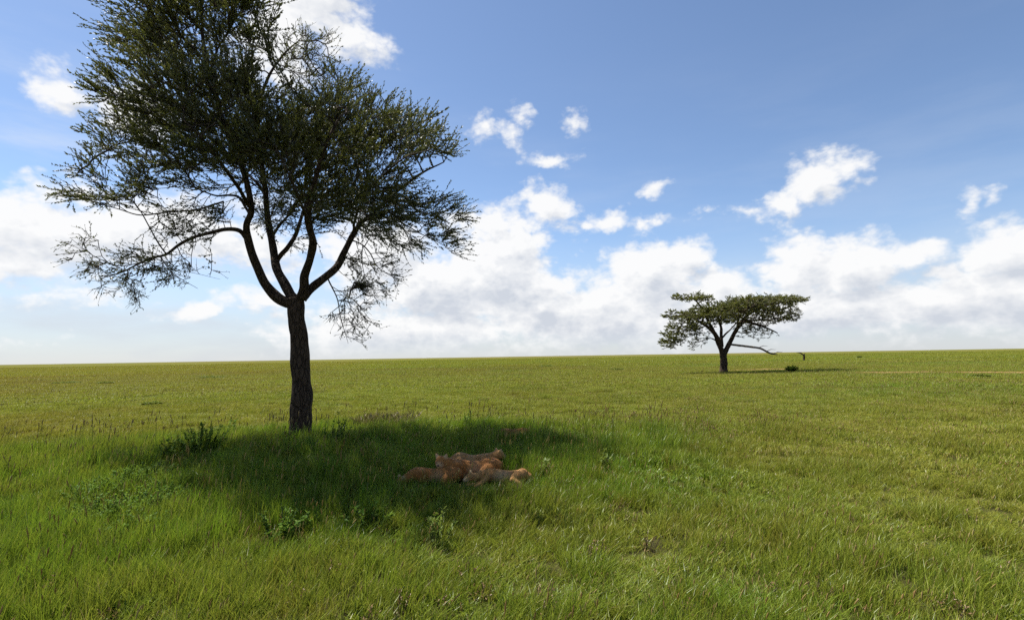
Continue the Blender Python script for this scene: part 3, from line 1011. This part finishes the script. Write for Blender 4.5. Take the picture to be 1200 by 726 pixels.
LIONS = [   # picture x, distance, heading, pose, label, fur, scale
    (510, 9.95, 205, 'down', 'lion with its head down at the edge of the heap, nearest to the acacia trunk', M_FUR, .70),
    (554, 10.35, 200, 'up', 'reddish lion in the middle of the heap, facing the acacia trunk with ears raised', M_FUR, .80),
    (590, 9.95, 172, 'side', 'pale lion stretched out on its side at the sunny edge of the heap', M_FUR2, .70),
    (556, 11.1, 338, 'up', 'pale lion lying behind the rest of the heap', M_FUR2, .72),
    (603, 15.1, 200, 'down', 'lone lion lying apart in the grass at the far edge of the shade', M_FUR, .62),
]
LION_XY = []
for (px, Y, deg, pose, lab, mt, sc_) in LIONS:
    x_ = at(px, 545, Y).x
    LION_XY.append((x_, Y))
    lion((x_, Y, gz(x_, Y) + .01), R(deg), pose, lab, mt, sc_)


# ------------------------------------------------------------------ herbs, shrubs, dry clumps
def herb(name, label, cat, loc, h, spread, stems, leaves, lsize, wid, mats, seed, group=None, lean=(.12, 0), parts=('stem', 'foliage'), upright=.6):
    g = np.random.default_rng(seed)
    root = empty(name, loc)
    tag(root, label, cat, group)
    ms, mf = MB(), MB()
    for s in range(stems):
        a = g.uniform(0, 2 * math.pi)
        rr = spread * math.sqrt(g.uniform(0, 1))
        hh = h * g.uniform(.55, 1.05) * (1.12 - .45 * rr / (spread + 1e-6))
        b = np.array([rr * .35 * math.cos(a), rr * .35 * math.sin(a), -.03])
        e = np.array([rr * math.cos(a) + lean[0] * hh, rr * math.sin(a) + lean[1] * hh, hh])
        m = (b + e) / 2 + np.array([*g.normal(0, .05 * hh, 2), hh * .08])
        P = catmull([b, m, e], 4)
        r0 = .006 + .004 * h
        tube(ms, P, np.linspace(r0, r0 * .35, len(P)), 4)
        n = g.poisson(leaves)
        t = g.uniform(.18, 1, n) ** .8
        i = np.clip((t * (len(P) - 1)).astype(int), 0, len(P) - 2)
        f = (t * (len(P) - 1) - i)[:, None]
        c = P[i] * (1 - f) + P[i + 1] * f
        az = g.uniform(0, 2 * math.pi, n)
        up = g.normal(upright, .35, n)
        ax = np.stack([np.cos(az), np.sin(az), up], 1)
        ax /= np.linalg.norm(ax, axis=1)[:, None]
        w = np.cross(ax, np.array([0, 0, 1.0]) + g.normal(0, .3, (n, 3)))
        w /= np.linalg.norm(w, axis=1)[:, None] + 1e-9
        nn = np.cross(w, ax)
        L = (lsize * g.uniform(.6, 1.25, n))[:, None]
        W = L * wid
        V = np.stack([c, c + ax * L * .35 + w * W - nn * L * .03, c + ax * L * .75 + w * W * .6 - nn * L * .10, c + ax * L - nn * L * .22,
                      c + ax * L * .75 - w * W * .6 - nn * L * .10, c + ax * L * .35 - w * W - nn * L * .03], 1)
        F = np.arange(n)[:, None, None] * 6 + np.array([[0, 1, 2, 2], [0, 2, 3, 3], [0, 3, 4, 4], [0, 4, 5, 5]])[None]
        F = F.reshape(-1, 4)[:, :3]
        if n:
            mf.add(V.reshape(-1, 3), F, np.repeat(np.clip(g.normal(.5, .28, n), 0, 1), 6))
    o = obj(parts[0], ms.mesh(parts[0], mats[0]), root)
    o = obj(parts[1], mf.mesh(parts[1], mats[1]), root)
    o['kind'] = 'stuff'
    return root


M_STEM = leaf_material('green_stem', [(0.06, 0.085, 0.025), (0.09, 0.11, 0.035)], .1, .03)
HERB_XY = []


def herb_at(px, py, *a, **kw):
    p = gpos(px, py)
    HERB_XY.append((p.x, p.y, a[4]))
    return herb(a[0], a[1], a[2], p, *a[3:], **kw)


GL = (M_STEM, M_HERB)
PATCHY = 'broad leaved herbs in the lush grass'
k_ = 100
for px, py, h_, sp in [(118, 618, .62, .45), (152, 608, .66, .5), (186, 598, .6, .45), (138, 580, .66, .5), (172, 568, .62, .5), (205, 580, .55, .4), (105, 592, .55, .4), (160, 628, .5, .4)]:
    k_ += 1
    herb_at(px, py, 'leafy_herb', 'broad leaved green herb in a dense sunlit patch beside the dark leafy shrub', 'plant', h_ * .74, sp * 1.25, 50, 34, .042, .27, GL, k_, group=PATCHY)
herb_at(236, 534, 'leafy_shrub', 'dark leafy shrub where the shade begins, beside the acacia trunk', 'shrub', .85, .65, 54, 44, .06, .28, GL, 201)
herb_at(268, 517, 'leafy_shrub', 'small dark shrub just behind the larger leafy shrub', 'shrub', .75, .3, 10, 16, .075, .28, GL, 202)
herb_at(205, 540, 'leafy_shrub', 'low leafy shrub on the sunny side of the dark shrub', 'shrub', .6, .5, 18, 18, .075, .28, GL, 203)
herb_at(328, 524, 'leafy_shrub', 'leafy shoot hugging the sunny side of the acacia trunk', 'shrub', .62, .3, 14, 16, .07, .26, GL, 204)
herb_at(394, 526, 'leafy_shrub', 'bushy shoot growing at the foot of the acacia trunk, on its lion side', 'shrub', .85, .4, 22, 18, .07, .26, GL, 205)
herb_at(328, 634, 'leafy_shrub', 'dark shrub with glossy leaves at the near edge of the shade', 'shrub', .5, .4, 26, 26, .05, .26, GL, 206)
herb_at(548, 505, 'leafy_shrub', 'pointed dark shrub in the far part of the shade', 'shrub', .75, .28, 12, 16, .075, .26, GL, 207)
herb_at(430, 620, 'leafy_shrub', 'low dark herb in the shade in front of the lions', 'shrub', .45, .4, 14, 14, .07, .26, GL, 208)
herb_at(516, 640, 'pale_weed', 'pale flowering weed standing up in front of the lions', 'plant', .62, .22, 9, 14, .075, .22, (M_STEM, M_PALE), 209, upright=1.2)
herb_at(702, 556, 'pale_weed', 'tall pale green weed leaning out of the sunlit grass beside the lions', 'plant', .60, .2, 6, 16, .09, .2, (M_STEM, M_PALE), 210, lean=(.35, .1), upright=1.0)
herb_at(640, 563, 'leafy_shrub', 'small sunlit herb between the lions and the tall pale weed', 'shrub', .45, .3, 10, 14, .09, .3, (M_STEM, M_PALE), 211)
for px, py, h_, sp, lab in [(455, 503, .62, 1.25, 'brown dried up bush in the half shade behind the acacia trunk'), (432, 504, .5, .6, 'small brown dry tuft leaning against the dried up bush')]:
    herb_at(px, py, 'dry_bush', lab, 'bush', h_, sp, 60, 16, .16, .07, (M_DRY, M_DRY), 220 + px, upright=1.5)
weeds = [(432, 722), (470, 705), (520, 700), (236, 705), (250, 690), (204, 640), (548, 668), (563, 690), (640, 720), (692, 650), (700, 640), (640, 690), (905, 682), (885, 690),
         (1100, 702), (1115, 712), (1180, 672), (1030, 716), (960, 690), (800, 712), (740, 600), (760, 632), (845, 630), (1010, 640), (1140, 600), (60, 690), (30, 655), (125, 715), (345, 690), (390, 665), (720, 588), (735, 568)]
for i_, (px, py) in enumerate(weeds):
    herb_at(px, py + 14, 'rusty_weed', 'small rust brown seeding weed among the green grass', 'weed', .17 + .11 * random.random(), .10 + .14 * random.random(), 8, 8, .028, .2, (M_DRY, M_RUST), 300 + i_,
            group='rust brown weeds dotted through the grass', upright=1.1)
p_ = at(927, 433, 66)
herb('round_bush', 'dark round bush in the far acacia\'s shadow', 'bush', (p_.x, 66, gz(p_.x, 66)), .85, .85, 60, 40, .12, .3, (M_STEM, M_HERB), 401)
for px, Y, h_, sp, lab in [(1007, 190, 1.6, 1.0, 'tiny lone bush near the horizon beyond the dead snag'), (1148, 44, .5, .7, 'low scrub on the near verge of the dirt track'),
                           (722, 88, .6, 1.6, 'low dark scrub on the plain, beyond the far end of the shade'), (640, 120, .7, 2.0, 'thin dark strip of scrub far out in the open plain'),
                           (80, 66, .45, 1.6, 'low green scrub far out where the plain is most olive'), (125, 62, .4, 1.0, 'smaller green scrub beside the low scrub on the olive plain'), (250, 80, .5, 2.2, 'green scrub patch far behind the long bare limb of the big acacia'), (180, 30, .35, .5, 'single low tussock bush on the open ground behind the leafy herbs')]:
    x_ = at(px, 420, Y).x
    herb('scrub_bush', lab, 'bush', (x_, Y, gz(x_, Y)), h_ * .6, sp, 60, 26, .13, .26, (M_STEM, M_SCRUB), 410 + px)
# forked dead snag beyond the far tree
Y_ = 150.0
b_ = at(942, 421, Y_)
root = tag(empty('dead_snag', (b_.x, Y_, gz(b_.x, Y_))), 'forked dead snag sticking up from the plain beyond the flat topped acacia', 'dead tree')
s_ = Y_ / FPX
for nm, pts in (('trunk', [(0, 0, -.3, .30), (.1, 0, 1.0, .26), (.15, 0, 1.8, .22)]), ('branch', [(.12, 0, 1.5, .2), (-.8, .1, 2.2, .16), (-1.9, .1, 2.35, .06)]), ('branch', [(.15, 0, 1.6, .16), (.55, .2, 2.1, .08)])):
    P = catmull(pts, 5)
    mb = MB()
    tube(mb, P[:, :3], P[:, 3], 7, rough=.25)
    obj(nm, mb.mesh(nm, M_BARK), root)


# ------------------------------------------------------------------ grass
def tuft_mesh(name, n, radius, h, w, lean, seeds, seed, segs=3, spread=.75):
    g = np.random.default_rng(seed)
    mb = MB()
    a = g.uniform(0, 2 * math.pi, n)
    r = radius * np.sqrt(g.uniform(0, 1, n))
    base = np.stack([r * np.cos(a), r * np.sin(a), np.full(n, -.02)], 1)
    hh = h * g.uniform(.5, 1.1, n)
    fa = g.uniform(0, 2 * math.pi, n)
    sp = g.uniform(.05, spread, n)
    tip = np.stack([np.cos(fa) * sp + lean, np.sin(fa) * sp + lean * .15, np.zeros(n)], 1) * hh[:, None]
    face = g.uniform(0, 2 * math.pi, n)
    wv = np.stack([np.cos(face), np.sin(face), np.zeros(n)], 1)
    shade = g.uniform(0, .97, n)
    ww = w * g.uniform(.7, 1.3, n)
    rows = []
    for i in range(segs + 1):
        t = i / segs
        c = base + tip * (t ** 1.9) + np.stack([np.zeros(n), np.zeros(n), hh * (t - .22 * t * t * np.minimum(1, sp * 2 + lean))], 1)
        k = (1 - t) ** .7 if i else .8
        if i < segs:
            rows.append(c - wv * (ww * .5 * k)[:, None])
            rows.append(c + wv * (ww * .5 * k)[:, None])
        else:
            rows.append(c)
    V = np.stack(rows, 1)
    m = V.shape[1]
    F = []
    for i in range(segs - 1):
        F.append((2 * i, 2 * i + 1, 2 * i + 3, 2 * i + 2))
    F.append((2 * segs - 2, 2 * segs - 1, 2 * segs, 2 * segs - 2))
    Fq = np.array(F[:-1])
    Ft = np.array([F[-1][:3]])
    ar = np.arange(n)[:, None, None] * m
    mb.add(V.reshape(-1, 3), (ar + Fq[None]).reshape(-1, 4), np.repeat(shade, m))
    mb.add(V.reshape(-1, 3), (ar + Ft[None]).reshape(-1, 3), np.repeat(shade, m))
    # seed stalks
    for _ in range(seeds):
        q = g.uniform(-radius, radius, 2)
        H = h * g.uniform(1.0, 1.45)
        l = lean * .6 + g.normal(0, .12)
        P = catmull([(q[0], q[1], 0), (q[0] + l * H * .3, q[1], H * .55), (q[0] + l * H, q[1] + g.normal(0, .03), H)], 3)
        st = MB()
        tube(st, P, np.linspace(w * .22, w * .14, len(P)), 3, cap=False)
        mb.add(np.concatenate(st.v), np.concatenate(st.f), .93)
        d = P[-1] - P[-2]
        d /= np.linalg.norm(d)
        hd = MB()
        Lh = h * g.uniform(.12, .24)
        tube(hd, np.array([P[-1] - d * .01, P[-1] + d * Lh * .35, P[-1] + d * Lh * .75, P[-1] + d * Lh]), [w * .25, w * .75, w * .6, w * .1], 4)
        mb.add(np.concatenate(hd.v), np.concatenate(hd.f), 1.6)
    return mb.mesh(name, M_GRASS)


def build_grass():
    src = bpy.data.collections.new('grass_tufts')        # source shapes only, never linked to the scene
    kinds = {}

    def kind(key, count, **kw):
        kinds[key] = []
        for i in range(count):
            nm = 'grass_tuft_%02d' % len(src.objects)
            me = tuft_mesh(nm, seed=900 + len(src.objects) * 7, **kw)
            src.objects.link(bpy.data.objects.new(nm, me))
            kinds[key].append(len(src.objects) - 1)
    kind('near', 6, n=46, radius=.11, h=.27, w=.0085, lean=.18, seeds=0)
    kind('nearseed', 4, n=34, radius=.12, h=.26, w=.008, lean=.16, seeds=2)
    kind('leafy', 3, n=26, radius=.10, h=.15, w=.026, lean=.05, seeds=0, spread=1.1)
    kind('mid', 5, n=70, radius=.24, h=.28, w=.014, lean=.26, seeds=0)
    kind('midseed', 3, n=60, radius=.25, h=.28, w=.014, lean=.2, seeds=2)
    kind('far', 5, n=100, radius=.7, h=.28, w=.04, lean=.22, seeds=1, segs=2)
    kind('vfar', 4, n=110, radius=2.6, h=.32, w=.13, lean=.2, seeds=0, segs=2)
    g = np.random.default_rng(77)
    PX, PY, ID, SC = [], [], [], []

    def ring(r0, r1, density, half, key, key2, share, s0, s1):
        n = int(density * half * (r1 * r1 - r0 * r0))
        r = np.sqrt(g.uniform(r0 * r0, r1 * r1, n))
        a = g.uniform(-half, half, n)
        x, y = r * np.sin(a), r * np.cos(a)
        i = g.choice(kinds[key], n)
        if key2:
            j = g.choice(kinds[key2], n)
            m = g.uniform(0, 1, n) < share(x, y)
            i = np.where(m, j, i)
        if key == 'near':
            lf = value_noise(x, y, 1.3, 51) + g.uniform(-.25, .25, n)
            i = np.where(lf > .74, g.choice(kinds['leafy'], n), i)
        PX.append(x); PY.append(y); ID.append(i); SC.append(g.uniform(s0, s1, n))
    sd = lambda x, y: .06 + .4 * value_noise(x, y, 3.1, 21) * np.clip((x + 6) / 8, .25, 1)
    ring(.8, 6, 66, R(80), 'near', 'nearseed', sd, .75, 1.3)
    ring(6, 13.5, 60, R(58), 'near', 'nearseed', sd, .75, 1.35)
    ring(13.5, 40, 21, R(55), 'mid', 'midseed', sd, .75, 1.3)
    ring(40, 120, 2.2, R(54), 'far', None, None, .75, 1.3)
    ring(120, 620, .17, R(53), 'vfar', None, None, .8, 1.3)
    x, y, idx, sc = map(np.concatenate, (PX, PY, ID, SC))
    r = np.hypot(x, y)
    # the lush, taller sward round the big acacia
    n_lo = value_noise(x, y, 5.5, 31)
    n_hi = value_noise(x, y, 1.5, 33)
    el = np.hypot((x - TREE_X - 1.2) / 9.5, (y - 12.5) / 6.5) + (n_lo - .5) * .5
    lush = np.clip((1.25 - el) / .45, 0, 1)
    mound = lush.copy()
    nearfield = np.clip((16 - r) / 6, 0, 1)
    lush = np.clip(np.maximum(lush, nearfield * (.42 + .55 * value_noise(x, y, 2.6, 35)) * np.clip((9 - x) / 11, .15, 1)) + (value_noise(x, y, 18, 36) - .5) * .5 * np.clip((x + 4) / 20, 0, 1), 0, 1)
    lush = np.clip(lush + 1.2 * (value_noise(x, y, 13, 65) - .42) * np.clip((r - 22) / 20, 0, 1) * (value_noise(x, y, 70, 66) + .2), 0, 1)
    left = np.clip((-x - .25 * y + 4) / 30, 0, 1) * np.clip((r - 14) / 14, 0, 1)
    dry = .04 + .4 * np.clip(value_noise(x, y, 7, 41) - .45, 0, 1) + .55 * np.clip(value_noise(x, y, 1.1, 43) - .62, 0, 1) + .5 * left
    dry += .16 * np.clip((r - 25) / 60, 0, 1) * (.5 + value_noise(x, y * .5, 30, 45))
    dry = dry * (1 - .75 * lush) + .7 * (g.uniform(0, 1, len(x)) < .035 + .05 * (n_lo > .55)) * (r < 40)
    dry = np.clip(dry, 0, 1)
    hgt = .70 + .35 * lush + .75 * mound + .7 * (n_hi - .5) + .75 * (value_noise(x, y, .55, 47) - .5)
    hgt *= np.where(r > 18, .85 - .25 * left, 1)
    keep = np.ones(len(x), bool)
    # tussocks with gaps between them
    tus = .5 * value_noise(x, y, .42, 53) + .5 * value_noise(x, y, .95, 55)
    hgt += 1.1 * (tus - .5) * (r < 45)
    low = (tus + g.uniform(-.12, .12, len(x)) < .36) & (r < 30)
    lush = np.clip(lush + .5 * (value_noise(x, y, 1.8, 57) - .5) + .35 * (tus - .5), 0, 1)
    dry = np.clip(dry + .5 * np.clip(value_noise(x, y, 2.7, 59) - .55, 0, 1) * (r < 60) + .55 * (value_noise(x, y, 9, 60) - .5) * (r > 15) + .5 * (value_noise(x, y, 38, 62) - .5) * (r > 35), 0, 1)
    keep &= np.hypot(x - TREE_X, y - TREE_Y) > .42
    for lx, ly in LION_XY:
        ddx, ddy = x - lx, y - ly
        keep &= np.hypot(ddx / .62, ddy / .22) > 1
        near = np.exp(-((ddx / 1.1) ** 2 + ((ddy + .7) / .9) ** 2))
        hgt *= 1 - (.30 if ly < 14 else -.6) * near
    tp = catmull(TRACK, 12)
    for tx, ty in tp:
        d = np.hypot(x - tx, y - ty)
        keep &= (d > 1.0) | (value_noise(x, y, 5, 61) + g.uniform(-.2, .2, len(x)) < .55)
        hgt *= np.where((d < 4) & (y < ty + .5) & (value_noise(x, y, 5.5, 63) > .42), .6, 1) ** .35
    keep &= (np.hypot((x - PATCH[0]) / PATCH[2], (y - PATCH[1]) / PATCH[3]) > 1) | (g.uniform(0, 1, len(x)) < .3)
    hgt = np.where(low, hgt * .75, hgt)
    hgt = np.clip(hgt, .40, 2.0)
    x, y, idx, sc, lush, dry, hgt = (v[keep] for v in (x, y, idx, sc, lush, dry, hgt))
    n = len(x)
    me = bpy.data.meshes.new('grass')
    me.vertices.add(n)
    me.vertices.foreach_set('co', np.stack([x, y, ground_z(x, y)], 1).astype(np.float32).ravel())

    def att(nm, typ, val, field='value'):
        a = me.attributes.new(nm, typ, 'POINT')
        a.data.foreach_set(field, np.ascontiguousarray(val).ravel())
    att('lush', 'FLOAT', lush.astype(np.float32))
    att('dry', 'FLOAT', dry.astype(np.float32))
    att('vary', 'FLOAT', g.uniform(0, 1, n).astype(np.float32))
    att('pick', 'INT', idx.astype(np.int32))
    att('turn', 'FLOAT_VECTOR', np.stack([np.zeros(n), np.zeros(n), g.normal(0.1, .9, n)], 1).astype(np.float32), 'vector')
    att('size', 'FLOAT_VECTOR', np.stack([sc, sc, sc * hgt], 1).astype(np.float32), 'vector')
    o = obj('grass', me)
    tag(o, 'green grass sward covering the plain', 'grass', kind='stuff')
    ng = bpy.data.node_groups.new('grass_field', 'GeometryNodeTree')
    ng.interface.new_socket('Geometry', in_out='INPUT', socket_type='NodeSocketGeometry')
    ng.interface.new_socket('Geometry', in_out='OUTPUT', socket_type='NodeSocketGeometry')
    N, Lk = ng.nodes, ng.links
    gi, go = N.new('NodeGroupInput'), N.new('NodeGroupOutput')
    ci = N.new('GeometryNodeCollectionInfo')
    ci.inputs['Collection'].default_value = src
    ci.inputs['Separate Children'].default_value = True
    ci.inputs['Reset Children'].default_value = True
    ip = N.new('GeometryNodeInstanceOnPoints')
    ip.inputs['Pick Instance'].default_value = True

    def na(nm, typ):
        d = N.new('GeometryNodeInputNamedAttribute')
        d.data_type = typ
        d.inputs['Name'].default_value = nm
        return next(s for s in d.outputs if s.enabled and s.name == 'Attribute')
    e2r = N.new('FunctionNodeEulerToRotation')
    Lk.new(na('turn', 'FLOAT_VECTOR'), e2r.inputs[0])
    Lk.new(gi.outputs[0], ip.inputs['Points'])
    Lk.new(ci.outputs[0], ip.inputs['Instance'])
    Lk.new(na('pick', 'INT'), ip.inputs['Instance Index'])
    Lk.new(e2r.outputs[0], ip.inputs['Rotation'])
    Lk.new(na('size', 'FLOAT_VECTOR'), ip.inputs['Scale'])
    Lk.new(ip.outputs[0], go.inputs[0])
    md = o.modifiers.new('field', 'NODES')
    md.node_group = ng
    print('grass tufts', n)


build_grass()
